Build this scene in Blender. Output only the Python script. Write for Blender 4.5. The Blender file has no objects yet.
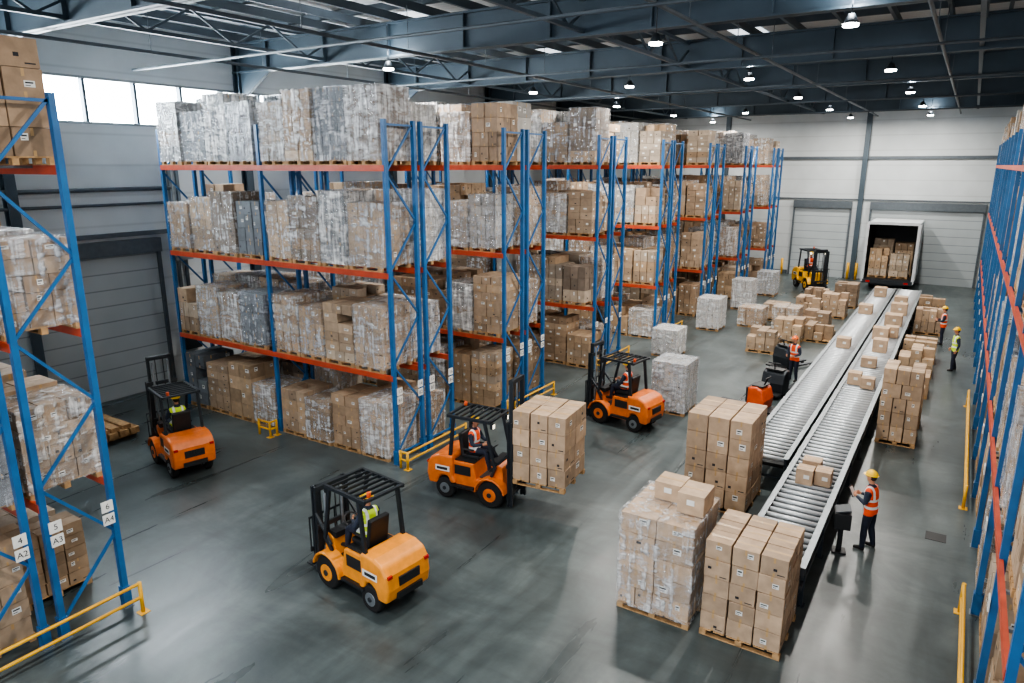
import bpy, bmesh, math, random
from mathutils import Vector, Matrix, noise
scn=bpy.context.scene
# ------------------------------------------------------------ materials
MATS={}
def srgb(r,g,b):
    f=lambda c:(c/255/12.92) if c/255<=0.04045 else ((c/255+0.055)/1.055)**2.4
    return (f(r),f(g),f(b),1)
def nd(nt,t,**k):
    n=nt.nodes.new(t)
    for a,b in k.items(): setattr(n,a,b)
    return n
def base(name):
    m=bpy.data.materials.new(name); m.use_nodes=True
    nt=m.node_tree; p=nt.nodes['Principled BSDF']; MATS[name]=m
    return m,nt,p
def noise_tex(nt,scale,detail=4,vec=(1,1,1),dist=0,rough=.5,rot=(0,0,0)):
    tc=nd(nt,'ShaderNodeTexCoord'); mp=nd(nt,'ShaderNodeMapping'); mp.inputs['Scale'].default_value=vec; mp.inputs['Rotation'].default_value=rot
    nt.links.new(tc.outputs['Object'],mp.inputs['Vector'])
    n=nd(nt,'ShaderNodeTexNoise'); n.inputs['Scale'].default_value=scale; n.inputs['Detail'].default_value=detail
    n.inputs['Distortion'].default_value=dist; n.inputs['Roughness'].default_value=rough
    nt.links.new(mp.outputs[0],n.inputs['Vector']); return n
def ramp(nt,src,stops):
    r=nd(nt,'ShaderNodeValToRGB'); e=r.color_ramp.elements
    e[0].position,e[0].color=stops[0]; e[1].position,e[1].color=stops[-1]
    for s in stops[1:-1]:
        q=e.new(s[0]); q.color=s[1]
    nt.links.new(src,r.inputs[0]); return r
def G(v): return (v,v,v,1)
def mk(name,col,rough=.5,metal=0,var=.12,scale=6,bump=0,spec=.5):
    m,nt,p=base(name)
    p.inputs['Roughness'].default_value=rough; p.inputs['Metallic'].default_value=metal
    p.inputs['Specular IOR Level'].default_value=spec
    n=noise_tex(nt,scale)
    a=tuple(c*(1-var) for c in col[:3])+(1,); b=tuple(min(1,c*(1+var)) for c in col[:3])+(1,)
    r=ramp(nt,n.outputs[0],[(.3,a),(.7,b)]); nt.links.new(r.outputs[0],p.inputs['Base Color'])
    if bump:
        bp=nd(nt,'ShaderNodeBump'); bp.inputs['Strength'].default_value=bump
        nt.links.new(n.outputs[0],bp.inputs['Height']); nt.links.new(bp.outputs[0],p.inputs['Normal'])
    return m
def emis(name,col,s):
    m,nt,p=base(name)
    p.inputs['Base Color'].default_value=col; p.inputs['Emission Color'].default_value=col; p.inputs['Emission Strength'].default_value=s
    return m
mk('rack_blue',srgb(34,92,142),.4,0,.18,3)
mk('beam_orange',srgb(176,70,44),.45,0,.18,3)
mk('safety_yellow',srgb(215,162,34),.45,0,.15,4)
mk('wood',srgb(166,132,92),.8,0,.3,9,.2)
mk('black_plastic',srgb(26,28,30),.5)
mk('dark_steel',srgb(44,49,54),.45,.4)
mk('rubber',srgb(20,20,21),.85,0,.1,20,.2)
mk('roller_steel',srgb(200,206,210),.35,.3,.06)
mk('frame_steel',srgb(54,62,70),.45,.3)
mk('fork_orange',srgb(210,108,40),.42,0,.16,5)
mk('fork_amber',srgb(226,142,42),.42,0,.14,5)
mk('fork_red',srgb(205,84,40),.42,0,.12,5)
mk('fork_yellow',srgb(226,168,34),.42,0,.12,5)
mk('grey_metal',srgb(130,136,140),.4,.6)
mk('label_white',srgb(222,222,217),.6,0,.04)
mk('ink',srgb(35,35,40),.7,0,.05)
mk('tape',srgb(178,144,98),.3,0,.08)
mk('skin',srgb(190,135,105),.5,0,.06,20)
mk('lips',srgb(160,90,80),.5,0,.06,20)
mk('pants_navy',srgb(28,34,50),.85,0,.2,14,.3)
mk('shirt_dark',srgb(38,46,62),.85,0,.2,14,.3)
mk('boot',srgb(30,27,25),.6)
mk('hair',srgb(40,28,20),.8)
mk('hat_yellow',srgb(245,200,30),.3,0,.03)
mk('hat_orange',srgb(235,110,40),.3,0,.03)
mk('truss_blue',srgb(60,74,84),.5,.1,.15,1)
mk('purlin',srgb(74,84,92),.55,.1,.15,1)
mk('trailer_white',srgb(200,205,208),.4,0,.08,2)
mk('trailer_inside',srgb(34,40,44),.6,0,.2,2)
mk('pipe_grey',srgb(84,92,98),.5,.2)
mk('tote_blue',srgb(40,92,140),.45,0,.1,3)
mk('lens_red',srgb(170,30,24),.25,0,.05)
emis('lamp_glow',(1,.97,.92,1),40)
emis('window_glow',(.86,.94,1,1),42)
emis('roof_glow_panel',(.86,.93,1,1),1.4)  # glow for the added roof strips, no real skylight
emis('head_light',(1,.9,.7,1),2.0)
def carton():
    m,nt,p=base('cardboard'); at=nd(nt,'ShaderNodeAttribute',attribute_name='Col')
    n=noise_tex(nt,5,5); r=ramp(nt,n.outputs[0],[(.25,G(.72)),(.75,G(1.08))])
    mx=nd(nt,'ShaderNodeMix',data_type='RGBA',blend_type='MULTIPLY'); mx.inputs[0].default_value=1
    nt.links.new(at.outputs['Color'],mx.inputs[6]); nt.links.new(r.outputs[0],mx.inputs[7])
    nt.links.new(mx.outputs[2],p.inputs['Base Color']); p.inputs['Roughness'].default_value=.72
    bp=nd(nt,'ShaderNodeBump'); bp.inputs['Strength'].default_value=.25; bp.inputs['Distance'].default_value=.03
    nt.links.new(n.outputs[0],bp.inputs['Height']); nt.links.new(bp.outputs[0],p.inputs['Normal'])
carton()
def film(name,lo,mid,hi,rough):
    m,nt,p=base(name); out=nt.nodes['Material Output']
    at=nd(nt,'ShaderNodeAttribute',attribute_name='Col')
    nt.links.new(at.outputs['Color'],p.inputs['Base Color']); p.inputs['Roughness'].default_value=rough
    p.inputs['Specular IOR Level'].default_value=1.0
    n=noise_tex(nt,2.4,4,(1,1,2.8),.7,.58,(.45,.4,0)); n2=noise_tex(nt,6,3,(1.6,1.6,.2),.4)
    ad=nd(nt,'ShaderNodeMath',operation='ADD'); nt.links.new(n.outputs[0],ad.inputs[0]); nt.links.new(n2.outputs[0],ad.inputs[1])
    hf=nd(nt,'ShaderNodeMath',operation='MULTIPLY'); hf.inputs[1].default_value=.5; nt.links.new(ad.outputs[0],hf.inputs[0])
    mr=ramp(nt,hf.outputs[0],[(.4,G(lo)),(.51,G(mid)),(.62,G(hi))])
    tr=nd(nt,'ShaderNodeBsdfTransparent'); mx=nd(nt,'ShaderNodeMixShader')
    nt.links.new(mr.outputs[0],mx.inputs[0]); nt.links.new(tr.outputs[0],mx.inputs[1]); nt.links.new(p.outputs[0],mx.inputs[2])
    bp=nd(nt,'ShaderNodeBump'); bp.inputs['Strength'].default_value=1.0; bp.inputs['Distance'].default_value=.14
    nt.links.new(ad.outputs[0],bp.inputs['Height']); nt.links.new(bp.outputs[0],p.inputs['Normal'])
    nt.links.new(mx.outputs[0],out.inputs['Surface'])
film('stretch_film',.05,.2,.75,.1); film('stretch_film_heavy',.16,.42,.95,.08)
def vest(name,col):
    m,nt,p=base(name); p.inputs['Roughness'].default_value=.7
    tc=nd(nt,'ShaderNodeTexCoord'); sp=nd(nt,'ShaderNodeSeparateXYZ'); nt.links.new(tc.outputs['Object'],sp.inputs[0])
    def band(src,c,w,ab=False):
        if ab:
            a=nd(nt,'ShaderNodeMath',operation='ABSOLUTE'); nt.links.new(src,a.inputs[0]); src=a.outputs[0]
        q=nd(nt,'ShaderNodeMath',operation='COMPARE'); q.inputs[1].default_value=c; q.inputs[2].default_value=w
        nt.links.new(src,q.inputs[0]); return q.outputs[0]
    b1=band(sp.outputs[2],.06,.028); b2=band(sp.outputs[2],.22,.028); b3=band(sp.outputs[1],.11,.025,True)
    g=nd(nt,'ShaderNodeMath',operation='GREATER_THAN'); g.inputs[1].default_value=.22; nt.links.new(sp.outputs[2],g.inputs[0])
    mu=nd(nt,'ShaderNodeMath',operation='MULTIPLY'); nt.links.new(b3,mu.inputs[0]); nt.links.new(g.outputs[0],mu.inputs[1])
    x=nd(nt,'ShaderNodeMath',operation='MAXIMUM'); nt.links.new(b1,x.inputs[0]); nt.links.new(b2,x.inputs[1])
    y=nd(nt,'ShaderNodeMath',operation='MAXIMUM'); nt.links.new(x.outputs[0],y.inputs[0]); nt.links.new(mu.outputs[0],y.inputs[1])
    mx=nd(nt,'ShaderNodeMix',data_type='RGBA'); mx.inputs[6].default_value=col; mx.inputs[7].default_value=(.75,.77,.75,1)
    nt.links.new(y.outputs[0],mx.inputs[0]); nt.links.new(mx.outputs[2],p.inputs['Base Color'])
vest('vest_orange',srgb(240,84,30)); vest('vest_lime',srgb(200,230,50))
def floor_mat():
    m,nt,p=base('polished_concrete')
    n=noise_tex(nt,.45,10,(1,1,1),.5,.7); n2=noise_tex(nt,1.1,6,(1,.12,1),1.1,.6,(0,0,.9)); n3=noise_tex(nt,1.6,5,(.12,1,1),1.2,.6,(0,0,.3))
    r=ramp(nt,n.outputs[0],[(.32,srgb(58,66,67)),(.5,srgb(74,83,84)),(.7,srgb(97,106,106))])
    r2=ramp(nt,n2.outputs[0],[(.32,G(.7)),(.5,G(.95)),(.68,G(1.14))]); r3=ramp(nt,n3.outputs[0],[(.3,G(.76)),(.5,G(1))])
    mx=nd(nt,'ShaderNodeMix',data_type='RGBA',blend_type='MULTIPLY'); mx.inputs[0].default_value=.95
    my=nd(nt,'ShaderNodeMix',data_type='RGBA',blend_type='MULTIPLY'); my.inputs[0].default_value=.85
    nt.links.new(r.outputs[0],mx.inputs[6]); nt.links.new(r2.outputs[0],mx.inputs[7]); nt.links.new(mx.outputs[2],my.inputs[6]); nt.links.new(r3.outputs[0],my.inputs[7])
    nt.links.new(my.outputs[2],p.inputs['Base Color'])
    rr=ramp(nt,n2.outputs[0],[(.3,G(.25)),(.7,G(.4))]); nt.links.new(rr.outputs[0],p.inputs['Roughness'])
    bp=nd(nt,'ShaderNodeBump'); bp.inputs['Strength'].default_value=.07; nt.links.new(n.outputs[0],bp.inputs['Height']); nt.links.new(bp.outputs[0],p.inputs['Normal'])
floor_mat()
def panel(name,col,axis,freq,dark=.75,rough=.6):
    m,nt,p=base(name); p.inputs['Roughness'].default_value=rough
    tc=nd(nt,'ShaderNodeTexCoord'); sp=nd(nt,'ShaderNodeSeparateXYZ'); nt.links.new(tc.outputs['Object'],sp.inputs[0])
    mu=nd(nt,'ShaderNodeMath',operation='MULTIPLY'); mu.inputs[1].default_value=freq; nt.links.new(sp.outputs[axis],mu.inputs[0])
    fr=nd(nt,'ShaderNodeMath',operation='FRACT'); nt.links.new(mu.outputs[0],fr.inputs[0])
    dk=tuple(c*dark for c in col[:3])+(1,)
    r=ramp(nt,fr.outputs[0],[(0,dk),(.06,col),(.94,col),(1,dk)])
    n=noise_tex(nt,.7,6); r2=ramp(nt,n.outputs[0],[(.3,G(.86)),(.7,G(1))])
    mx=nd(nt,'ShaderNodeMix',data_type='RGBA',blend_type='MULTIPLY'); mx.inputs[0].default_value=1
    nt.links.new(r.outputs[0],mx.inputs[6]); nt.links.new(r2.outputs[0],mx.inputs[7]); nt.links.new(mx.outputs[2],p.inputs['Base Color'])
panel('wall_panel',srgb(194,200,202),2,1.0,.82)
panel('door_panel',srgb(170,178,181),2,1/.55,.45)
panel('roof_deck',srgb(196,202,205),1,3.3,.5)
# ------------------------------------------------------------ mesh builder
class MB:
    def __init__(s): s.v=[];s.f=[];s.m=[];s.c=[];s.s=[];s.M=None;s.names=[]
    def mi(s,n):
        if n not in s.names: s.names.append(n)
        return s.names.index(n)
    def add(s,vs,fs,mat,col=(1,1,1),sm=False):
        b=len(s.v)
        if s.M is not None: vs=[tuple(s.M@Vector(v)) for v in vs]
        s.v.extend(vs); i=s.mi(mat)
        for f in fs: s.f.append(tuple(b+k for k in f)); s.m.append(i); s.c.append(col); s.s.append(sm)
    BF=((0,3,2,1),(4,5,6,7),(0,1,5,4),(1,2,6,5),(2,3,7,6),(3,0,4,7))
    def box(s,x0,y0,z0,x1,y1,z1,mat,col=(1,1,1)):
        if x0>x1:x0,x1=x1,x0
        if y0>y1:y0,y1=y1,y0
        s.add([(x0,y0,z0),(x1,y0,z0),(x1,y1,z0),(x0,y1,z0),(x0,y0,z1),(x1,y0,z1),(x1,y1,z1),(x0,y1,z1)],s.BF,mat,col)
    def cb(s,c,d,mat,col=(1,1,1),rz=0,ry=0):
        o=s.M
        m=Matrix.Translation(c)@Matrix.Rotation(rz,4,'Z')@Matrix.Rotation(ry,4,'Y')
        s.M=m if o is None else o@m
        s.box(-d[0]/2,-d[1]/2,-d[2]/2,d[0]/2,d[1]/2,d[2]/2,mat,col); s.M=o
    def bar(s,p0,p1,w,h,mat,col=(1,1,1)):
        p0=Vector(p0);p1=Vector(p1);d=p1-p0;L=d.length;d.normalize()
        up=Vector((0,0,1)) if abs(d.z)<.95 else Vector((1,0,0))
        y=up.cross(d).normalized();z=d.cross(y)
        vs=[]
        for a in (0,L):
            for (b,c) in ((-1,-1),(1,-1),(1,1),(-1,1)): vs.append(tuple(p0+d*a+y*(b*w/2)+z*(c*h/2)))
        s.add(vs,[(0,3,2,1),(4,5,6,7),(0,1,5,4),(1,2,6,5),(2,3,7,6),(3,0,4,7)],mat,col)
    def tube(s,pts,rad,mat,n=10,side=(0,1,0),sm=True,col=(1,1,1)):
        pts=[Vector(p) for p in pts];vs=[];fs=[];side=Vector(side)
        for i,p in enumerate(pts):
            t=(pts[min(i+1,len(pts)-1)]-pts[max(i-1,0)]).normalized()
            sd=side-t*side.dot(t)
            if sd.length<.05: sd=Vector((1,0,0))-t*t.x
            if sd.length<.05: sd=Vector((0,0,1))-t*t.z
            sd.normalize(); u=sd.cross(t); r=rad[i] if isinstance(rad,(list,tuple)) else rad
            ra,rb=(r if isinstance(r,(list,tuple)) else (r,r))
            for k in range(n):
                a=2*math.pi*k/n; vs.append(tuple(p+u*math.cos(a)*ra+sd*math.sin(a)*rb))
        for i in range(len(pts)-1):
            for k in range(n): fs.append((i*n+k,i*n+(k+1)%n,(i+1)*n+(k+1)%n,(i+1)*n+k))
        s.add(vs,fs,mat,col,sm)
        b=len(s.v)-len(vs);i=s.mi(mat)
        for f in (tuple(range(n-1,-1,-1)),tuple(range((len(pts)-1)*n,len(pts)*n))):
            s.f.append(tuple(b+k for k in f));s.m.append(i);s.c.append(col);s.s.append(False)
    def ell(s,c,r,mat,nu=14,nv=8,v0=-90,col=(1,1,1)):
        vs=[];fs=[]
        for j in range(nv+1):
            la=math.radians(v0+(90-v0)*j/nv)
            for i in range(nu):
                a=2*math.pi*i/nu; vs.append((c[0]+r[0]*math.cos(la)*math.cos(a),c[1]+r[1]*math.cos(la)*math.sin(a),c[2]+r[2]*math.sin(la)))
        for j in range(nv):
            for i in range(nu): fs.append((j*nu+i,j*nu+(i+1)%nu,(j+1)*nu+(i+1)%nu,(j+1)*nu+i))
        s.add(vs,fs,mat,col,True)
    def prism(s,poly,y0,y1,mat,col=(1,1,1)):
        n=len(poly); vs=[(x,y0,z) for x,z in poly]+[(x,y1,z) for x,z in poly]
        fs=[tuple(range(n)),tuple(range(2*n-1,n-1,-1))]+[(i,i+n,(i+1)%n+n,(i+1)%n) for i in range(n)]
        s.add(vs,fs,mat,col)
    def build(s,name,parent=None,bevel=0,recalc=False,loc=None,rz=0,seg=2):
        me=bpy.data.meshes.new(name); me.from_pydata(s.v,[],s.f)
        for n in s.names: me.materials.append(MATS[n])
        me.polygons.foreach_set('material_index',s.m); me.polygons.foreach_set('use_smooth',s.s)
        at=me.color_attributes.new('Col','FLOAT_COLOR','CORNER'); arr=[]
        for f,c in zip(s.f,s.c): arr.extend((c[0],c[1],c[2],1)*len(f))
        at.data.foreach_set('color',arr); me.update()
        if recalc:
            bm=bmesh.new();bm.from_mesh(me);bmesh.ops.recalc_face_normals(bm,faces=bm.faces);bm.to_mesh(me);bm.free()
        o=bpy.data.objects.new(name,me); scn.collection.objects.link(o)
        if parent: o.parent=parent
        if loc: o.location=loc
        o.rotation_euler.z=rz
        if bevel:
            b=o.modifiers.new('b','BEVEL'); b.width=bevel; b.segments=seg; b.limit_method='ANGLE'; b.angle_limit=math.radians(35)
        return o
def empty(name,loc=(0,0,0),rz=0):
    e=bpy.data.objects.new(name,None); scn.collection.objects.link(e); e.location=loc; e.rotation_euler.z=rz; e.empty_display_size=.3
    return e
_tc={}
def text_geo(t):
    if t not in _tc:
        c=bpy.data.curves.new('t','FONT'); c.body=t; c.align_x='CENTER'; c.align_y='CENTER'; c.size=1
        o=bpy.data.objects.new('t',c); scn.collection.objects.link(o); bpy.context.view_layer.update()
        me=bpy.data.meshes.new_from_object(o.evaluated_get(bpy.context.evaluated_depsgraph_get()))
        _tc[t]=([tuple(v.co) for v in me.vertices],[tuple(p.vertices) for p in me.polygons])
        bpy.data.objects.remove(o); bpy.data.curves.remove(c); bpy.data.meshes.remove(me)
    return _tc[t]
def put_text(mb,t,M,size,mat='ink'):
    vs,fs=text_geo(t); o=mb.M; m=M@Matrix.Scale(size,4); mb.M=m if o is None else o@m; mb.add(vs,fs,mat); mb.M=o
# ------------------------------------------------------------ pallet loads
TONES=[(.46,.32,.20),(.38,.26,.165),(.50,.36,.235),(.43,.31,.21),(.31,.215,.135),(.48,.385,.29),(.41,.30,.205),(.35,.25,.17)]
GREYT=[(.42,.41,.39),(.28,.29,.30),(.48,.46,.42),(.17,.19,.21),(.40,.33,.26),(.22,.17,.13)]
def pallet(mb,x,y,z,w,d):
    c='wood'
    for i in (-1,0,1):
        mb.box(x-w/2,y+i*(d/2-.05)-.05,z,x+w/2,y+i*(d/2-.05)+.05,z+.02,c)
        for j in (-1,0,1): mb.box(x+j*(w/2-.06)-.06,y+i*(d/2-.05)-.05,z+.02,x+j*(w/2-.06)+.06,y+i*(d/2-.05)+.05,z+.11,c)
    n=6
    for k in range(n):
        xx=x-w/2+(k+.5)*w/n; mb.box(xx-w/n*.42,y-d/2,z+.11,xx+w/n*.42,y+d/2,z+.135,c)
def label_face(mb,x0,y0,z0,x1,y1,z1,face,rng,detail):
    def q(a0,a1,b0,b1,mat,off):
        if face=='-y': v=[(a0,y0-off,b0),(a1,y0-off,b0),(a1,y0-off,b1),(a0,y0-off,b1)]
        elif face=='+x': v=[(x1+off,a0,b0),(x1+off,a1,b0),(x1+off,a1,b1),(x1+off,a0,b1)]
        else: v=[(x0-off,a1,b0),(x0-off,a0,b0),(x0-off,a0,b1),(x0-off,a1,b1)]
        mb.add(v,[(0,1,2,3)],mat)
    A0,A1=(x0,x1) if face=='-y' else (y0,y1); W=A1-A0;H=z1-z0
    if detail>1 or (detail and rng.random()<.5): q(A0+W*.46,A0+W*.54,z1-H*.28,z1,'tape',.002); q(A0+W*.46,A0+W*.54,z0,z0+H*.2,'tape',.002)
    if rng.random()<.5:
        a=A0+W*rng.uniform(.08,.6); b=z0+H*rng.uniform(.2,.6); lw=W*rng.uniform(.18,.32); lh=H*rng.uniform(.2,.34)
        q(a,a+lw,b,b+lh,'label_white',.003)
        if detail: 
            q(a+lw*.1,a+lw*.85,b+lh*.55,b+lh*.8,'ink',.005); q(a+lw*.1,a+lw*.6,b+lh*.2,b+lh*.32,'ink',.005)
    elif rng.random()<.5:
        a=A0+W*rng.uniform(.1,.6); b=z0+H*rng.uniform(.15,.6); q(a,a+W*.14,b,b+H*.14,'ink',.003)
        if detail: q(A0+W*.62,A0+W*.9,z0+H*.12,z0+H*.17,'ink',.003)
def load(mb,x,y,z,w,d,h,rng,wrap=.6,grey=False,detail=0,faces=('-y','+x'),tone=None,pal=True,ragged=.25,heavy=None,cm='cardboard'):
    if pal: pallet(mb,x,y,z,w,d); z+=.135; h-=.135
    tn=tone or rng.choice(GREYT if grey else TONES); nz=max(1,round(h/rng.choice((.27,.33,.38,.44)))); hh=h/nz
    nx,ny=rng.choice(((2,3),(3,3),(3,2),(2,2),(3,4),(4,4))); g=.012
    wrapped=rng.random()<wrap
    for k in range(nz):
        if rng.random()<.35: nx,ny=rng.choice(((2,3),(3,3),(3,2),(2,2)))
        lf=rng.uniform(.8,1.1); lt=[c*lf for c in tn]
        if tone is None and rng.random()<.15: lt=list(rng.choice(TONES))
        for i in range(nx):
            for j in range(ny):
                if k<nz-1 and 0<i<nx-1 and 0<j<ny-1: continue
                if not wrapped and nz>1 and rng.random()<ragged*(.6 if k==nz-1 else (.25 if k==nz-2 and (i==nx-1) else 0)): continue
                bw=w/nx;bd=d/ny; jx=rng.uniform(-.01,.01);jy=rng.uniform(-.01,.01)
                x0=x-w/2+i*bw+g+jx;x1=x-w/2+(i+1)*bw-g+jx;y0=y-d/2+j*bd+g+jy;y1=y-d/2+(j+1)*bd-g+jy
                z0=z+k*hh;z1=z+(k+1)*hh-.009; f=rng.uniform(.76,1.14); c=tuple(q*f for q in lt)
                mb.box(x0,y0,z0,x1,y1,z1,cm,c)
                if detail>1: mb.add([(x0,(y0+y1)/2-.03,z1+.002),(x1,(y0+y1)/2-.03,z1+.002),(x1,(y0+y1)/2+.03,z1+.002),(x0,(y0+y1)/2+.03,z1+.002)],[(0,1,2,3)],'tape')
                if j==0 and '-y' in faces: label_face(mb,x0,y0,z0,x1,y1,z1,'-y',rng,detail)
                if i==nx-1 and '+x' in faces: label_face(mb,x0,y0,z0,x1,y1,z1,'+x',rng,detail)
                if i==0 and '-x' in faces: label_face(mb,x0,y0,z0,x1,y1,z1,'-x',rng,detail)
    if wrapped:
        o=.02;n=6;X0,X1,Y0,Y1=x-w/2-o,x+w/2+o,y-d/2-o,y+d/2+o;Z0,Z1=z-.03,z+h+.02
        tint=rng.choice(((.84,.86,.88),(.66,.70,.75),(.88,.88,.87),(.75,.77,.80)))
        hv=(rng.random()<(.75 if grey else .2)) if heavy is None else heavy
        ring=[]
        for (ax,ay,bx,by) in ((X0,Y0,X1,Y0),(X1,Y0,X1,Y1),(X1,Y1,X0,Y1),(X0,Y1,X0,Y0)):
            for t in range(n): ring.append((ax+(bx-ax)*t/n,ay+(by-ay)*t/n))
        vs=[];m=len(ring)
        for k in range(n+1):
            zz=Z0+(Z1-Z0)*k/n
            for (px,py) in ring:
                s=noise.noise(Vector((px*2.3,py*2.3,zz*3)))*.02
                vs.append((px+(px-x)*s,py+(py-y)*s,zz))
        fs=[(k*m+i,k*m+(i+1)%m,(k+1)*m+(i+1)%m,(k+1)*m+i) for k in range(n) for i in range(m)]
        fm='stretch_film_heavy' if hv else 'stretch_film'
        mb.add(vs,fs,fm,tint,False)
        vs2=[vs[n*m+i] for i in range(m)]+[(x,y,Z1+.015)]
        mb.add(vs2,[(i,(i+1)%m,m) for i in range(m)],fm,tint,False)
# ------------------------------------------------------------ racks
LV=[2.55,5.3,8.0]; RH=9.1
def rack(mb,xs,y0,y1):
    p=.055
    for x in xs:
        for y in (y0,y1):
            mb.box(x-p,y-.05,0,x+p,y+.05,RH,'rack_blue'); mb.box(x-.1,y-.09,0,x+.1,y+.09,.015,'grey_metal')
            mb.box(x-.08,y-.07,.015,x+.08,y+.07,.42,'rack_blue')
        z=.3;k=0
        mb.box(x-.02,y0,.28,x+.02,y1,.33,'rack_blue')
        while z<RH-1.2:
            a,b=(y0,y1) if k%2==0 else (y1,y0)
            mb.bar((x,a,z),(x,b,z+1.25),.04,.05,'rack_blue'); z+=1.25;k+=1
        mb.box(x-.02,y0,RH-.15,x+.02,y1,RH-.1,'rack_blue')
    for a,b in zip(xs,xs[1:]):
        for L in LV:
            for y in (y0-.03,y1+.03): mb.box(a,y-.03,L-.15,b,y+.03,L,'beam_orange')
            n=int(abs(b-a)/.9)
            for i in range(1,n): 
                xx=a+(b-a)*i/n; mb.box(xx-.03,y0,L-.05,xx+.03,y1,L-.005,'grey_metal')
def fill(mb,xs,y0,y1,rng,wr,lv=(0,1,2,3),detail=0,faces=('-y','+x'),greyp=.45):
    for a,b in zip(xs,xs[1:]):
        lo,hi=min(a,b)+.09,max(a,b)-.09
        for li in lv:
            z=0.0 if li==0 else LV[li-1]
            x=lo
            while x<hi-.85:
                w=min(rng.uniform(1.0,1.2),hi-x-.02)
                if w<.75: break
                h=rng.uniform(1.5,2.1) if li else rng.uniform(1.3,2.0)
                if rng.random()<(.03 if li else .06): x+=w; continue
                gp=greyp*(1.5 if li==3 else 1) if li else greyp*.5
                tote=li==0 and rng.random()<.05
                load(mb,x+w/2,(y0+y1)/2+rng.uniform(-.03,.03),z+.001,w-.06,y1-y0+.08,h*(.6 if tote else 1),rng,min(1,wr*(1.25 if li==3 else 1)) if li else wr*.6,rng.random()<gp,detail,faces,cm='tote_blue' if tote else 'cardboard')
                x+=w+.01
def end_sign(mb,x,y,z,txt,d=1,s=.2):
    mb.box(x,y-s/2,z-s/2,x+.02*d,y+s/2,z+s/2,'label_white')
    M=Matrix.Translation((x+.024*d,y,z))@Matrix.Rotation(math.pi/2*d,4,'Z')@Matrix.Rotation(math.pi/2,4,'X')
    put_text(mb,txt,M,s*.72)
def barrier(x,y0,y1,ret=-.5,h=.5,name='safety_barrier'):
    mb=MB(); c='safety_yellow'
    for y in (y0,y1): mb.tube([(x,y,0),(x,y,h)],.035,c,10); mb.box(x-.09,y-.09,0,x+.09,y+.09,.012,c)
    for z in (h-.03,h*.5): mb.tube([(x,y0,z),(x,y1,z)],.03,c,10)
    if ret:
        for z in (h-.03,h*.5): mb.tube([(x,y0,z),(x+ret,y0,z)],.03,c,10)
        mb.tube([(x+ret,y0,0),(x+ret,y0,h)],.035,c,10)
    mb.build(name)
row_y=[3.35,13.4,18.5,24.7,30.8,36.9,43.0,49.1]
for ri,ry in enumerate(row_y):
    mb=MB(); ld=MB(); rg=random.Random(100+ri)
    near=ri<=2; dx=max(0,ry-13.4)*.033
    BAYS=[-12.3+dx,-17.05+dx,-21.8+dx]
    for k,(a,b) in enumerate(((ry,ry+1.1),(ry+1.38,ry+2.48))):
        if ri==0: a,b=(3.35,4.45) if k==0 else (4.75,5.85)
        rack(mb,BAYS,a,b)
        fill(ld,BAYS,a,b,rg,(.8 if ri==1 else (.35 if ri==0 else .55)),detail=1 if near else 0,greyp=.5 if ri==1 else .25)
        for j,y in enumerate((a,b)):
            end_sign(mb,BAYS[0]+.06,y+(.12 if j==0 else -.12),1.85,'ABCDEFGH'[ri]+str(k*2+j+1))
            if ri<3: end_sign(mb,BAYS[0]+.06,y+(.12 if j==0 else -.12),2.1,str(10*ri+k*2+j+3))
    mb.build('pallet_rack'); ld.build('racked_pallet_loads')
    barrier(BAYS[0]+.45,ry-.1,ry+2.55,-.25,.62 if ri==0 else .5)
    if ri==1: barrier(-16.9,ry-.55,ry-.3,-.5)
mb=MB(); ld=MB(); rg=random.Random(311); xs=[-(8.6+2.76*i) for i in range(16)]
Mr=Matrix.Rotation(-math.pi/2,4,'Z'); mb.M=Mr; ld.M=Mr
rack(mb,xs,1.08,2.2); fill(ld,xs,1.16,2.2,rg,.2,detail=1,faces=('-y','+x'),greyp=.1)
mb.M=None
for i,x in enumerate(xs): end_sign(mb,1.02,-x,1.8,'K'+str(i+1),-1,.2)
mb.build('pallet_rack'); ld.build('racked_pallet_loads')
barrier(.84,8.6,14.0,0,.6); barrier(.84,18.8,27.5,0,.6)
# ------------------------------------------------------------ room
def simple(name,mat,*boxes):
    mb=MB()
    for b in boxes: mb.box(*b,mat)
    return mb.build(name)
XL,XR,YB,YF,ZC=-24.5,8.0,56.0,-9.0,13.0
simple('floor','polished_concrete',(XL-.3,YF,-.2,XR+.3,YB+.3,0))
simple('ceiling','roof_deck',(XL-.3,YF,ZC,XR+.3,YB+.3,ZC+.15))
wy0,wy1=-6.0,30.0
simple('wall_left','wall_panel',(XL-.3,YF,0,XL,YB+.3,9.35),(XL-.3,YF,10.75,XL,YB+.3,ZC),(XL-.3,YF,9.35,XL,wy0,10.75),(XL-.3,wy1,9.35,XL,YB+.3,10.75))
simple('wall_back','wall_panel',(XL,YB,0,XR+.3,YB+.3,ZC))
simple('wall_right','wall_panel',(XR,YF,0,XR+.3,YB,ZC))
mb=MB(); mb.box(XL-.22,wy0,9.35,XL-.2,wy1,10.75,'window_glow')
y=wy0
while y<=wy1+.01: mb.box(XL-.2,y-.05,9.35,XL+.02,y+.05,10.75,'truss_blue'); y+=1.7
mb.box(XL-.2,wy0,9.3,XL+.05,wy1,9.38,'grey_metal'); mb.box(XL-.2,wy0,10.7,XL+.03,wy1,10.78,'grey_metal')
mb.build('window_1')
mb=MB()
for sx in (-17.6,-8.6):
    for k,Y in enumerate((-6,2.2,10.7,19.2,27.7,36.2,44.7)): mb.box(sx,Y+.4,ZC-.03,sx+1.2,Y+6.6,ZC-.01,'roof_glow_panel')
mb.build('roof_glow_strips')  # made-up glowing strips under the roof, added for soft top light
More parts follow.
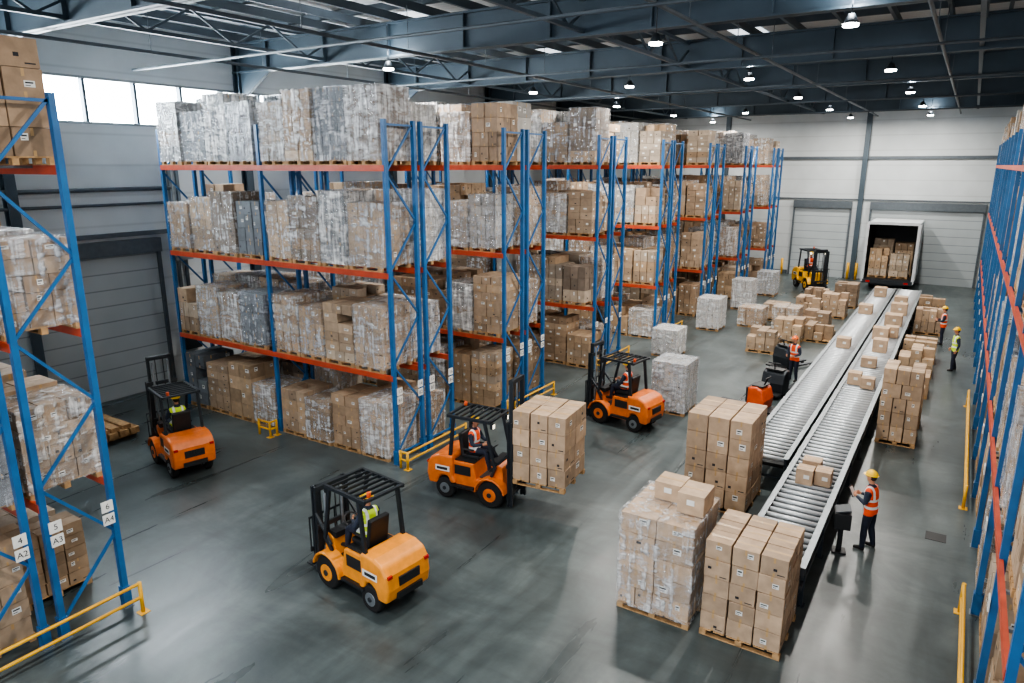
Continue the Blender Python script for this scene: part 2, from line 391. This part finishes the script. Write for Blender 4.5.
simple('trim_1','pipe_grey',(XL+.01,-9,5.6,XL+.12,55.8,5.75)); simple('trim_2','pipe_grey',(XL+.2,55.85,8.4,XR-.1,55.99,8.6)); simple('trim_3','pipe_grey',(XL+.2,55.9,5.6,XR-.1,55.99,5.68))
simple('baseboard_back','pipe_grey',(XL+.1,55.93,0,-11,55.99,.3))
def rdoor(name,ax,a0,a1,h):
    mb=MB()
    if ax=='x':
        mb.box(a0,55.9,0,a1,55.98,h,'door_panel')
        for a in (a0-.12,a1): mb.box(a,55.8,0,a+.12,55.98,h+.15,'pipe_grey')
        mb.box(a0-.12,55.7,h,a1+.12,55.98,h+.5,'pipe_grey')
        for a in (a0-.5,a1+.35): mb.tube([(a,55.5,0),(a,55.5,1.2)],.09,'safety_yellow')
    else:
        mb.box(XL+.02,a0,0,XL+.1,a1,h,'door_panel')
        for a in (a0-.12,a1): mb.box(XL+.02,a,0,XL+.2,a+.12,h+.15,'pipe_grey')
        mb.box(XL+.02,a0-.12,h,XL+.3,a1+.12,h+.5,'pipe_grey')
        mb.tube([(XL+.5,a1+.4,0),(XL+.5,a1+.4,1.2)],.09,'safety_yellow')
    mb.build(name)
rdoor('door_1','y',8.8,14.4,5.0); rdoor('door_2','x',-10.8,-7.1,5.0); rdoor('door_3','x',-5.7,.9,5.0)
mb=MB()
for i,Y in enumerate((1.5,10.0,18.5,27.0,35.5,44.0,52.5)):
    mb.box(XL+.02,Y-.03,11.4,XR-.02,Y+.03,12.45,'truss_blue')
    for z in (11.4,12.4): mb.box(XL+.02,Y-.17,z,XR-.02,Y+.17,z+.06,'truss_blue')
    x=XL+2
    while x<XR: mb.box(x-.02,Y-.15,11.45,x+.02,Y+.15,12.4,'truss_blue'); x+=3
    mb.box(XL+.02,Y-.15,0,XL+.08,Y+.15,12.4,'truss_blue'); mb.box(XL+.3,Y-.15,0,XL+.36,Y+.15,12.4,'truss_blue'); mb.box(XL+.02,Y-.03,0,XL+.35,Y+.03,12.4,'truss_blue')
    mb.prism([(XL+.3,10.4),(XL+.3,11.5),(XL+2.2,11.5)],Y-.06,Y+.06,'truss_blue')
x=XL+.8
while x<XR: mb.box(x-.05,YF,12.46,x+.05,YB-.1,12.7,'purlin'); x+=1.5
for Y in range(-6,56,3): mb.box(XL+.02,Y-.03,12.7,XR-.02,Y+.03,12.95,'purlin')
for x in (-19.5,-9.5,-.3):
    for z in (11.5,12.3): mb.box(x-.06,YF,z,x+.06,YB-.1,z+.1,'truss_blue')
    y=YF;k=0
    while y<YB-1.5: mb.bar((x,y,11.55 if k%2 else 12.35),(x,y+1.4,12.35 if k%2 else 11.55),.06,.06,'truss_blue'); y+=1.4;k+=1
for a in (-6.65,-16.3,3): mb.box(a,55.7,0,a+.33,55.98,12.4,'truss_blue')
mb.build('steel_roof_frame',recalc=True)
mb=MB()
for x in (-21,-14.5,-6,-1.2): mb.tube([(x,YF,11.25),(x,YB-.3,11.25)],.05,'pipe_grey',8)
for Y in (14.3,22.7,31.2,39.8,48.2): mb.tube([(XL+.2,Y,11.1),(XR-.3,Y,11.1)],.04,'pipe_grey',8)
for x in (-21,-14.5,-6,-1.2):
    for Y in range(-7,55,4): mb.tube([(x,Y,11.2),(x,Y,12.5)],.012,'pipe_grey',5)
mb.build('sprinkler_pipes')
mb=MB()
for yy in (15.2,15.5): mb.tube([(XL+.12,yy,1.2),(XL+.12,yy,9.0)],.07,'pipe_grey',8)
mb.tube([(XL+.13,7,7.2),(XL+.13,15.2,7.2)],.07,'pipe_grey',8); mb.tube([(XL+.13,7,6.7),(XL+.13,15.5,6.7)],.05,'pipe_grey',8)
mb.box(XL+.03,15.0,4.6,XL+.3,15.7,5.5,'grey_metal'); mb.box(XL+.03,15.05,1.2,XL+.25,15.7,2.1,'dark_steel')
mb.build('wall_pipework')
for li,(X,Y) in enumerate([(x,y) for x in (-2.7,-7.2,-16.2) for y in (1.5,18.0,27.0,35.5,44.0,52.0)]+[(-7.2,9.5),(4.5,10),(4.5,27),(-11.8,27),(-11.8,44)]):
    mb=MB(); mb.tube([(0,0,.25),(0,0,1.3)],.015,'dark_steel',6); mb.tube([(0,0,.05),(0,0,.12),(0,0,.26)],[.17,.14,.07],'dark_steel',14)
    mb.tube([(0,0,0),(0,0,.05)],[.16,.17],'lamp_glow',16)
    o=mb.build('high_bay_lamp',loc=(X,Y,10.95))
    L=bpy.data.lights.new('bulb','AREA'); L.shape='DISK'; L.size=.32; L.energy=480; L.color=(1,.95,.88)
    lo=bpy.data.objects.new('bulb',L); scn.collection.objects.link(lo); lo.parent=o; lo.location=(0,0,-.02)
    if li in (0,1,3,5,6,8,10,13,15,17):
        U=bpy.data.lights.new('ceiling_fill','POINT'); U.shadow_soft_size=.12; U.energy=100; U.color=(.92,.96,1)  # added fill light above the shade, brightens the roof deck; not a lamp part
        uo=bpy.data.objects.new('ceiling_fill',U); scn.collection.objects.link(uo); uo.parent=o; uo.location=(0,0,.45)
# ------------------------------------------------------------ conveyors
def conveyor(x0,x1,y0,y1,h=.85):
    mb=MB(); c='frame_steel'
    for x in (x0,x1): mb.box(x-.035,y0,h-.14,x+.035,y1,h+.05,c); mb.box(x-.06,y0,h+.05,x+.06,y1,h+.065,'grey_metal')
    mb.box(x0,y0,h-.13,x1,y1,h-.11,'black_plastic')
    y=y0+.1
    while y<y1-.05: mb.tube([(x0+.03,y,h),(x1-.03,y,h)],.055,'roller_steel',8,side=(0,0,1)); y+=.26
    y=y0+.25
    while y<y1:
        for x in (x0,x1): mb.box(x-.04,y-.04,0,x+.04,y+.04,h-.14,c); mb.box(x-.08,y-.08,0,x+.08,y+.08,.02,c)
        mb.box(x0,y-.025,.25,x1,y+.025,.3,c)
        if y+2<y1:
            for x in (x0,x1): mb.bar((x,y,.28),(x,y+1.0,h-.16),.03,.04,c)
        y+=2.0
    mb.box(x0+.15,y0+.6,h-.45,x1-.15,y0+1.2,h-.16,'black_plastic')
    mb.box(x0-.02,y0,h-.42,x0+.02,y1,h-.32,c); mb.box(x1-.02,y0,h-.42,x1+.02,y1,h-.32,c)
    mb.build('roller_conveyor')
conveyor(-2.8,-1.68,12.4,47.0); conveyor(-4.05,-3.0,17.3,47.0)
# ------------------------------------------------------------ floor pallets
rg=random.Random(5)
KR=(.50,.355,.235)
def stack(x0,x1,y0,y1,h,name='pallet_of_cartons',wrap=0,detail=2,tone=KR,faces=('-y','+x'),grey=False,z=0,rag=0,extra=None,heavy=None):
    mb=MB(); load(mb,(x0+x1)/2,(y0+y1)/2,z+.001,x1-x0,y1-y0,h,rg,wrap,grey,detail,faces,tone,ragged=rag,heavy=heavy)
    if extra:
        for (ex,ey,ez,w,d,hh,rz) in extra:
            mb.cb((ex,ey,ez+hh/2),(w,d,hh),'cardboard',(.52,.375,.25),rz); mb.cb((ex,ey,ez+hh+.002),(w,.06,.003),'tape',(1,1,1),rz)
            if rz==0: mb.cb((ex,ey-d/2-.002,ez+hh*.6),(.14,.004,.1),'label_white')
    return mb.build(name,bevel=.006 if detail>1 and not wrap else 0,seg=1)
stack(-4.57,-3.2,10.78,12.2,1.95,wrap=1,heavy=False,extra=[(-3.98,11.8,1.98,.5,.5,.34,0),(-3.45,11.55,1.98,.48,.6,.38,0)])
stack(-3.02,-1.66,10.82,12.15,1.85)
stack(-4.95,-3.45,15.45,16.95,2.35)
stack(-5.0,-3.8,13.0,14.1,1.3,rag=.5)
stack(-1.45,-.4,22.3,23.5,2.3,rag=.4); stack(-1.4,-.4,24.2,25.2,1.2,rag=.5)
stack(-8.1,-6.95,21.3,22.5,1.75,wrap=1,tone=(.58,.56,.52),grey=True,detail=1)
for (x,y,h) in ((-6.9,31.5,1.0),(-6.3,34.0,1.1),(-6.9,36.3,1.2),(-5.6,37.0,1.0),(-6.4,39.2,1.3),(-5.4,41.0,1.3),(-7.9,38.6,.9),(-8.6,36.4,1.0),(-6.6,42.6,1.2),(-5.3,44.4,1.4),(-.95,31.0,1.1),(-.95,33.5,.9),(-.9,39.3,1.2),(-.95,42.5,1.3),(-.95,28.2,.8),(-5.1,34.8,.8)):
    stack(x-.6,x+.6,y-.6,y+.6,h,detail=1,rag=.6,wrap=.15,tone=None)
for (x,y,h) in ((-10.2,34.6,1.6),(-10.2,40.7,1.7),(-10.1,46.0,1.5),(-10.2,28.6,1.2)):
    stack(x-.55,x+.55,y-.6,y+.6,h,detail=1,wrap=1,grey=True,tone=(.56,.54,.51))
mb=MB()
def cart(x,y,w,d,h,rz=0):
    f=rg.uniform(.9,1.1); mb.cb((x,y,.918+h/2),(w,d,h),'cardboard',(.51*f,.365*f,.245*f),rz); mb.cb((x,y,.92+h),(w,.05,.003),'tape',(1,1,1),rz)
    mb.cb((x+.05,y-d/2-.003,.918+h*.55),(.12,.004,.09),'label_white')
for a in ((-2.35,16.2,.36,.36,.36),(-1.98,16.35,.34,.4,.34),(-2.3,16.75,.4,.36,.38),(-2.02,24.8,.4,.4,.35),(-2.45,25.1,.4,.42,.4),(-2.3,27.6,.5,.4,.35),(-2.2,30.2,.5,.5,.5),(-2.4,32.5,.6,.5,.5),(-2.05,33.2,.5,.5,.45),(-2.2,35.8,.7,.7,.5),(-3.5,30.2,.5,.5,.4),(-3.6,38,.6,.6,.45),(-2.2,38.6,.7,.6,.55),(-2.3,41,.6,.6,.5),(-3.5,43.6,.6,.6,.5)): cart(*a)
mb.build('cartons_on_conveyor',bevel=.006,seg=1)
# ------------------------------------------------------------ people
def human(name,loc,rz,pose='stand',vestm='vest_orange',hat='hat_yellow',vox=.016,arms=None,legs=None,lean=0,phone=False):
    T=MB(); segs=[]
    def seg(pts,rad,lab,side=(0,1,0),n=14):
        T.tube(pts,rad,'skin',n,side)
        for i in range(len(pts)-1):
            r0=rad[i] if not isinstance(rad[i],(tuple,list)) else sum(rad[i])/2
            r1=rad[i+1] if not isinstance(rad[i+1],(tuple,list)) else sum(rad[i+1])/2
            segs.append((Vector(pts[i]),Vector(pts[i+1]),r0,r1,lab))
    L=lambda z:lean*z
    seg([(L(-.1),0,-.1),(L(0),0,0),(L(.12),0,.12),(L(.3),0,.3),(L(.42),0,.42),(L(.5),0,.5),(L(.53),0,.53)],[(.125,.172),(.135,.182),(.122,.165),(.135,.185),(.12,.19),(.085,.12),(.06,.07)],vestm,n=20)
    nk=L(.55); seg([(nk,0,.5),(nk+.015,0,.6)],[.055,.052],'skin')
    hc=Vector((nk+.025,0,.70)); T.ell(hc,(.095,.076,.115),'skin',18,12); T.ell((hc.x+.025,0,hc.z-.065),(.062,.052,.055),'skin',12,8)
    segs.append((hc,hc+Vector((0,0,.02)),.1,.1,'skin')); segs.append((hc-Vector((0,0,.06)),hc,.06,.1,'skin'))
    if pose=='sit':
        hips=[(0,s*.09,-.02) for s in (1,-1)];kn=[(.42,s*.15,.03) for s in (1,-1)];an=[(.5,s*.15,-.37) for s in (1,-1)]
        el=[(.1,s*.27,.18) for s in (1,-1)];wr=[(.32,s*.13,.2) for s in (1,-1)]
    else:
        hips=[(0,s*.09,-.05) for s in (1,-1)];kn=[(.02,s*.11,-.46) for s in (1,-1)];an=[(-.02,s*.13,-.85) for s in (1,-1)]
        el=[(-.02,s*.27,.17) for s in (1,-1)];wr=[(.06,s*.28,-.06) for s in (1,-1)]
    if legs: kn,an=legs
    if arms: el,wr=arms
    H=MB()
    for k,s in enumerate((1,-1)):
        sh=Vector((L(.42),s*.185,.42)); e=Vector(el[k]); w=Vector(wr[k])
        seg([(L(.42),s*.1,.43),tuple(sh)],[.075,.07],vestm)
        seg([sh,(sh+e)/2,e],[.069,.058,.047],'shirt_dark'); seg([e,(e+w)/2,w],[.047,.044,.032],'shirt_dark')
        h=Vector(hips[k]);kk=Vector(kn[k]);a=Vector(an[k])
        seg([h,(h+kk)/2,kk],[.1,.09,.068],'pants_navy'); seg([kk,(kk*.6+a*.4),a],[.068,.07,.052],'pants_navy')
        seg([a+Vector((-.05,0,-.04)),a+Vector((.06,0,-.035)),a+Vector((.17,s*.015,-.05))],[(.05,.045),(.048,.046),(.032,.042)],'boot')
        d=(w-e).normalized(); nrm=Vector((0,-s,0)) if abs(d.y)<.8 else Vector((1,0,0)); nrm=(nrm-d*nrm.dot(d)).normalized(); sd=d.cross(nrm)*(1 if s>0 else -1)
        H.tube([w-d*.02,w+d*.03,w+d*.085],[(.03,.024),(.018,.04),(.015,.038)],'skin',10,side=tuple(sd))
        for i,(o,l) in enumerate(((-.029,.06),(-.01,.072),(.01,.068),(.028,.052))):
            b=w+d*.08+sd*o; m=b+d*l*.5+nrm*.008; t=m+d*l*.3+nrm*l*.5
            H.tube([b,m,t],[.0095,.009,.0065],'skin',7)
        tb=w+d*.03-sd*.034; H.tube([tb,tb+d*.03-sd*.022+nrm*.01,tb+d*.055-sd*.02+nrm*.028],[.012,.011,.008],'skin',7)
    tmp=T.build('tmp'); md=tmp.modifiers.new('r','REMESH'); md.mode='VOXEL'; md.voxel_size=vox
    sm=tmp.modifiers.new('s','SMOOTH'); sm.factor=.5; sm.iterations=4
    bpy.context.view_layer.update()
    me=bpy.data.meshes.new_from_object(tmp.evaluated_get(bpy.context.evaluated_depsgraph_get())); bpy.data.objects.remove(tmp)
    vs=[tuple(v.co) for v in me.vertices]; out=MB(); groups={}
    for p in me.polygons:
        c=p.center; best=9;lab=None
        for (a,b,r0,r1,l) in segs:
            ab=b-a;t=max(0,min(1,(c-a).dot(ab)/max(ab.length_squared,1e-6))); dd=(c-(a+ab*t)).length-(r0+(r1-r0)*t)
            if dd<best: best=dd;lab=l
        if c.z>.56: lab='skin'
        elif c.z>.5 and abs(c.y)<.08 and lab==vestm: lab='shirt_dark'
        if lab in (vestm,'pants_navy'):
            hem=-.12 if pose!='sit' else -.02
            lab=vestm if (c.z>hem and abs(c.y)<.21 and c.x<(.24 if pose!='sit' else .16)) else 'pants_navy'
        if lab==vestm and abs(c.y)>.2: lab='shirt_dark'
        groups.setdefault(lab,[]).append(tuple(p.vertices))
    out.v=vs
    for l,fs in groups.items():
        i=out.mi(l)
        for f in fs: out.f.append(f);out.m.append(i);out.c.append((1,1,1));out.s.append(True)
    b=len(out.v); out.v+=H.v
    for f in H.f: out.f.append(tuple(b+k for k in f));out.m.append(out.mi('skin'));out.c.append((1,1,1));out.s.append(True)
    x,z=hc.x,hc.z
    out.tube([(x+.088,0,z+.012),(x+.108,0,z-.022),(x+.09,0,z-.034)],[.008,.014,.008],'skin',8)
    for s in (1,-1):
        out.ell((x+.083,s*.03,z+.008),(.012,.014,.009),'label_white',8,6); out.ell((x+.092,s*.03,z+.008),(.005,.006,.006),'ink',8,6)
        out.ell((x+.0,s*.078,z-.005),(.02,.01,.03),'skin',8,6); out.box(x+.082,s*.03-.016,z+.024,x+.096,s*.03+.016,z+.029,'hair')
    out.ell((x+.083,0,z-.062),(.01,.024,.005),'lips',8,6)
    out.ell((x-.022,0,z+.0),(.085,.08,.09),'hair',14,8)
    out.ell((x,0,z+.045),(.125,.105,.105),hat,20,8,v0=0); out.tube([(x+.012,0,z+.04),(x+.012,0,z+.052)],[(.15,.12),(.145,.117)],hat,24)
    out.tube([(x-.1,0,z+.1),(x-.05,0,z+.143),(x,0,z+.155),(x+.05,0,z+.143),(x+.1,0,z+.1)],[(.008,.016)]*5,hat,8)
    if phone: out.cb((.42,0,.25),(.02,.16,.24),'black_plastic',ry=.5); out.cb((.411,0,.254),(.004,.13,.2),'label_white',ry=.5)
    return out.build(name,loc=loc,rz=rz)
hw=math.radians
W1=dict(pose='stand',vestm='vest_orange',hat='hat_yellow',vox=.014,arms=([(.04,.25,.17),(.04,-.25,.17)],[(.28,.1,.22),(.28,-.1,.22)]),legs=([(.04,.12,-.46),(-.01,-.12,-.46)],[(.03,.16,-.85),(-.08,-.14,-.85)]),lean=.08,phone=True)
human('warehouse_worker',(-.9,15.55,.94),hw(165),**W1)
human('warehouse_worker',(.3,32.3,.94),hw(200),'stand','vest_lime','hat_yellow',.022,legs=([(.06,.1,-.46),(-.02,-.1,-.46)],[(.06,.12,-.85),(-.14,-.12,-.85)]))
human('warehouse_worker',(-.25,37.0,.94),hw(180),'stand','vest_orange','hat_yellow',.022,arms=([(.04,.26,.17),(.04,-.26,.17)],[(.26,.15,.2),(.26,-.15,.2)]))
human('warehouse_worker',(-4.8,27.4,.94),hw(250),'stand','vest_orange','hat_orange',.022,arms=([(.08,.26,.17),(.08,-.26,.17)],[(.32,.15,.12),(.32,-.15,.12)]),lean=.12)
# ------------------------------------------------------------ forklift
def forklift(loc,rz,paint,mast=2.2,forkz=.12,forks=True,driver=True,vestm='vest_lime',hat='hat_yellow',name='forklift',vox=.018,sc=1):
    E=empty(name,loc,rz); W=.54; E.scale=(sc,)*3
    b=MB()
    b.prism([(-1.22,.34),(-1.27,.6),(-1.24,.88),(-1.12,1.06),(-.9,1.14),(-.52,1.14),(-.52,.62),(-.45,.5),(-.45,.42),(-.6,.42),(-.66,.58),(-.8,.6),(-.92,.52),(-.98,.34)],-W,W,paint)
    b.build('counterweight',E,.07,True,seg=4)
    b=MB()
    b.prism([(-.55,.3),(-.55,1.0),(.02,1.0),(.1,.62),(.34,.62),(.42,.3)],-.46,.46,paint)
    b.prism([(.6,.25),(.42,.62),(.5,1.0),(.62,1.06),(.74,1.0),(.8,.3)],-.34,.34,paint)
    for s in (1,-1):
        pts=[(.5+.42*math.cos(math.radians(a)),.34+.42*math.sin(math.radians(a))) for a in range(10,181,17)]
        inn=[(.5+.375*math.cos(math.radians(a)),.34+.375*math.sin(math.radians(a))) for a in range(180,9,-17)]
        b.prism(pts+inn,s*.3,s*.57,paint)
    b.build('chassis',E,.025,True)
    b=MB()
    b.box(-.52,-.4,1.0,.02,.4,1.03,'black_plastic'); b.box(-.6,-.545,.36,.05,.545,.42,'black_plastic'); b.box(.05,-.5,.3,.36,.5,.36,'dark_steel')
    b.box(-1.29,-.3,.38,-1.2,.3,.5,'black_plastic'); b.box(-1.28,-.25,.62,-1.235,.25,.8,'black_plastic')
    for i in range(5): b.box(-1.285,-.22,.64+i*.032,-1.27,.22,.652+i*.032,'dark_steel')
    for s in (1,-1):
        b.box(-1.27,s*.45-.05,.84,-1.2,s*.45+.05,.9,'lens_red'); b.box(-.5,s*.465,.68,-.05,s*.47,.92,'black_plastic')
        b.box(-1.0,s*.541,.72,-.6,s*.546,.86,'label_white'); b.box(-.96,s*.547,.755,-.66,s*.549,.825,'ink')
    b.box(.42,-.32,1.0,.64,.32,1.12,'black_plastic'); b.box(-.12,-.3,.58,.6,.3,.64,'black_plastic')
    b.tube([(.5,0,1.05),(.32,0,1.3)],.03,'black_plastic',8)
    c=Vector((.3,0,1.31)); ax=Vector((-.6,0,.8)).normalized(); u=Vector((0,1,0)); v=ax.cross(u)
    ring=[c+(u*math.cos(a)+v*math.sin(a))*.17 for a in [2*math.pi*k/16 for k in range(17)]]; b.tube(ring,.014,'black_plastic',6,side=tuple(ax))
    b.bar(ring[0],ring[8],.02,.02,'black_plastic')
    for i in range(3): b.tube([(.46,-.22-.05*i,1.1),(.43,-.22-.05*i,1.26)],.01,'black_plastic',6); b.ell((.43,-.22-.05*i,1.27),(.018,.018,.018),'ink',8,6)
    b.build('cab_fittings',E,.01,True)
    b=MB(); b.box(-.42,-.24,1.03,.06,.24,1.13,'black_plastic'); b.cb((-.44,0,1.36),(.11,.46,.56),'black_plastic',ry=-.14)
    for s in (1,-1): b.box(-.36,s*.27-.03,1.25,-.06,s*.27+.03,1.3,'black_plastic')
    b.build('seat',E,.035,seg=3)
    g=MB(); k='dark_steel'
    for s in (1,-1):
        g.bar((-.62,s*.46,1.08),(-.5,s*.46,2.14),.06,.08,k); g.bar((.6,s*.44,1.0),(.34,s*.46,2.14),.055,.07,k)
        g.bar((.44,s*.37,.66),(.62,s*.44,1.05),.05,.06,k); g.bar((-.68,s*.46,2.15),(.5,s*.46,2.15),.06,.07,k)
    for i in range(8): x=-.66+i*.165; g.bar((x,-.46,2.16),(x,.46,2.16),.035 if 0<i<7 else .06,.05,k)
    for s in (1,-1): g.box(.48,s*.38-.06,1.98,.55,s*.38+.06,2.1,k); g.box(.55,s*.38-.05,1.99,.556,s*.38+.05,2.09,'head_light')
    g.tube([(-.6,.3,2.18),(-.6,.3,2.28)],.04,'fork_red',10)
    g.build('overhead_guard',E,.012,True)
    for nme,x,y,r,w in (('wheel_1',.5,.43,.34,.22),('wheel_2',.5,-.43,.34,.22),('wheel_3',-.76,.43,.27,.18),('wheel_4',-.76,-.43,.27,.18)):
        q=MB(); q.tube([(x,y-w/2,r),(x,y-w/2+.03,r),(x,y+w/2-.03,r),(x,y+w/2,r)],[r*.88,r,r,r*.88],'rubber',24,side=(0,0,1))
        q.tube([(x,y-w/2-.012,r),(x,y+w/2+.012,r)],r*.5,paint if r>.3 else 'grey_metal',16,side=(0,0,1)); q.tube([(x,y-w/2-.03,r),(x,y+w/2+.03,r)],r*.18,'dark_steel',10,side=(0,0,1))
        q.build(nme,E,recalc=True)
    m=MB(); k='dark_steel'; x=.9
    for s in (1,-1):
        m.box(x,s*.36-.04,.08,x+.05,s*.36+.04,min(mast,2.2),k); m.box(x,s*.36-.01,.08,x+.14,s*.36+.01,min(mast,2.2),k); m.box(x+.1,s*.36-.04,.08,x+.14,s*.36+.04,min(mast,2.2),k)
        m.box(x+.02,s*.28-.035,.12+max(0,mast-2.2),x+.12,s*.28+.035,mast,k)
        m.tube([(x-.02,s*.2,.15),(x-.02,s*.2,mast-.15)],.03,'grey_metal',8); m.box(x+.04,s*.1-.012,.4,x+.06,s*.1+.012,mast-.1,'black_plastic')
        m.bar((.45,s*.42,.9),(x+.02,s*.4,1.4),.05,.05,'dark_steel')
    for z in (.3,1.1,min(mast,2.2)-.05): m.box(x-.02,-.4,z-.05,x+.03,.4,z+.05,k)
    m.box(x,-.31,mast-.1,x+.1,.31,mast,k); m.box(.78,-.3,.25,.92,.3,.45,k)
    m.build('mast',E,.008)
    m=MB(); z=forkz
    for zz in (z+.12,z+.42): m.box(1.06,-.46,zz,1.1,.46,zz+.09,k)
    for s in (1,-1): m.box(1.04,s*.36-.03,z+.12,1.09,s*.36+.03,z+1.15,k)
    for i in range(7): yy=-.45+i*.15; m.box(1.06,yy-.012,z+.5,1.085,yy+.012,z+1.15,k)
    m.box(1.06,-.46,z+1.13,1.09,.46,z+1.17,k)
    for s in (1,-1):
        m.box(1.1,s*.27-.06,z-.03,1.15,s*.27+.06,z+.5,'black_plastic')
        if forks: m.box(1.1,s*.27-.06,z-.04,2.15 if forks is True else 1.1+forks,s*.27+.06,z,'black_plastic')
    m.build('fork_carriage',E,.006)
    if driver:
        c,s=math.cos(rz),math.sin(rz); px=-.2*sc
        d=human('forklift_driver',(loc[0]+c*px,loc[1]+s*px,1.22*sc),rz,'sit',vestm,hat,vox); d.scale=(sc,)*3
    return E
forklift((-9.0,8.75,0),hw(174),'fork_amber',1.95,.12,.35,True,'vest_lime','hat_yellow',vox=.015)
forklift((-9.3,13.15,0),hw(6),'fork_orange',3.2,.82,True,True,'vest_orange','hat_yellow')
forklift((-8.5,19.75,0),hw(172),'fork_orange',2.5,.12,.5,True,'vest_orange','hat_yellow')
forklift((-17.4,10.25,0),hw(165),'fork_orange',2.9,.12,True,True,'vest_lime','hat_yellow')
forklift((-8.2,49.6,0),hw(-55),'fork_yellow',2.3,.12,True,True,'vest_orange','hat_yellow',vox=.03,sc=1.2)
mb=MB(); rg2=random.Random(12); load(mb,0,0,0,1.3,1.3,1.8,rg2,0,False,2,('-y','+x'),KR,ragged=0)
mb.build('pallet_of_cartons',loc=(-7.5,13.36,.83),rz=hw(6),bevel=.006,seg=1)
# ------------------------------------------------------------ electric pallet trucks
def pallet_truck(loc,rz,paint):
    E=empty('electric_pallet_truck',loc,rz); b=MB()
    b.prism([(-.55,.12),(-.6,.5),(-.5,.85),(-.3,.95),(-.02,.9),(0,.12)],-.4,.4,paint); b.build('power_unit',E,.05,True,seg=3)
    b=MB(); b.box(-.95,-.38,.12,-.55,.38,.18,'black_plastic'); b.box(-.48,-.3,.93,-.1,.3,.98,'black_plastic')
    b.tube([(-.4,0,.95),(-.5,0,1.2)],.03,'black_plastic',8); b.tube([(-.52,-.22,1.22),(-.52,.22,1.22)],.025,'black_plastic',8,side=(1,0,0))
    b.box(-.02,-.36,.15,.05,.36,.9,'dark_steel')
    for s in (1,-1): b.box(0,s*.22-.08,.08,1.15,s*.22+.08,.14,'dark_steel'); b.tube([(1.0,s*.22-.05,.06),(1.0,s*.22+.05,.06)],.06,'rubber',12,side=(1,0,0)); b.tube([(-.3,s*.3-.06,.12),(-.3,s*.3+.06,.12)],.12,'rubber',14,side=(1,0,0))
    b.build('fork_frame',E,.008,True)
pallet_truck((-5.3,23.2,0),hw(170),'fork_red')
pallet_truck((-4.95,25.6,0),hw(80),'dark_steel')
pallet_truck((-5.3,29.3,0),hw(60),'dark_steel')
mb=MB(); mb.box(-.14,-.14,0,.14,.14,.04,'black_plastic'); mb.box(-.05,-.05,.04,.05,.05,.75,'black_plastic'); mb.box(-.16,-.2,.6,.16,.2,.95,'black_plastic'); mb.cb((0,0,.99),(.3,.36,.04),'dark_steel',ry=-.25)
mb.build('control_console',loc=(-1.38,15.1,0),rz=.2,bevel=.01)
simple('drain_cover','black_plastic',(.15,16.7,0,.55,17.1,.006))
mb=MB()
for i in range(4): mb.box(-23.2,9.6+i*.32,.12,-20.4,9.86+i*.32,.3,'wood')
for x in (-22.9,-21.8,-20.7): mb.box(x-.06,9.6,.0,x+.06,10.85,.12,'wood')
for i in range(3): mb.box(-23.1,9.7+i*.34,.3,-20.5,9.95+i*.34,.42,'wood')
mb.build('timber_stack')
# trailer
E=empty('box_trailer',(-3.85,51.2,0)); mb=MB(); w=1.45
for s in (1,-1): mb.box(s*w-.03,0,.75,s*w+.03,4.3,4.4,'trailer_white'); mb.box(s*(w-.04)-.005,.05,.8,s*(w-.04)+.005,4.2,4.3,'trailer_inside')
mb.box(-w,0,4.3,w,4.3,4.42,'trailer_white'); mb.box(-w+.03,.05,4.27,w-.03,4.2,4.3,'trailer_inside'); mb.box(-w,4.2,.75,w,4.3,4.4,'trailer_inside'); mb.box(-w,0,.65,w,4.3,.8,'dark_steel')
for s in (1,-1): mb.box(s*w-.07,-.04,.6,s*w+.07,.04,4.45,'trailer_white'); mb.box(s*w+s*.05,-.02,.8,s*w+s*.1,1.2,4.3,'trailer_white')
mb.box(-w,-.05,4.3,w,.04,4.47,'trailer_white'); mb.box(-w,-.08,.5,w,.0,.75,'dark_steel')
for s in (1,-1): mb.box(s*1.1-.12,-.1,.56,s*1.1+.12,-.08,.68,'lens_red')
for y in (1.6,2.8):
    for s in (1,-1): mb.tube([(s*1.0-.15,y,.5),(s*1.0+.15,y,.5)],.5,'rubber',20,side=(0,0,1)); mb.tube([(s*1.0-.17,y,.5),(s*1.0+.17,y,.5)],.22,'grey_metal',12,side=(0,0,1))
mb.box(-1,.3,.35,1,3.9,.6,'dark_steel')
mb.build('body',E,recalc=True)
mb=MB()
load(mb,-.68,1.0,.82,1.1,1.1,1.9,rg,0,False,1,ragged=.3); load(mb,.55,1.1,.82,1.1,1.1,1.6,rg,0,False,1,ragged=.4); load(mb,-.6,2.4,.82,1.2,1.1,2.4,rg,0,False,0); load(mb,.65,2.4,.82,1.1,1.1,2.2,rg,0,False,0)
mb.build('cargo',E)
# ------------------------------------------------------------ world + camera
w=bpy.data.worlds.new('W'); scn.world=w; w.use_nodes=True; bg=w.node_tree.nodes['Background']; bg.inputs[0].default_value=(.82,.89,1,1); bg.inputs[1].default_value=2.2
cam=bpy.data.cameras.new('camera'); co=bpy.data.objects.new('camera',cam); scn.collection.objects.link(co)
cam.sensor_width=36; cam.lens=24.68; cam.clip_start=.05; cam.clip_end=300
co.location=(0,0,8); co.rotation_euler=(math.radians(90-14.1),0,math.radians(32.6)); scn.camera=co
scn.view_settings.view_transform='AgX'
scn.view_settings.look='AgX - Medium High Contrast'
scn.view_settings.exposure=.15
print('DONE',len(bpy.data.objects))
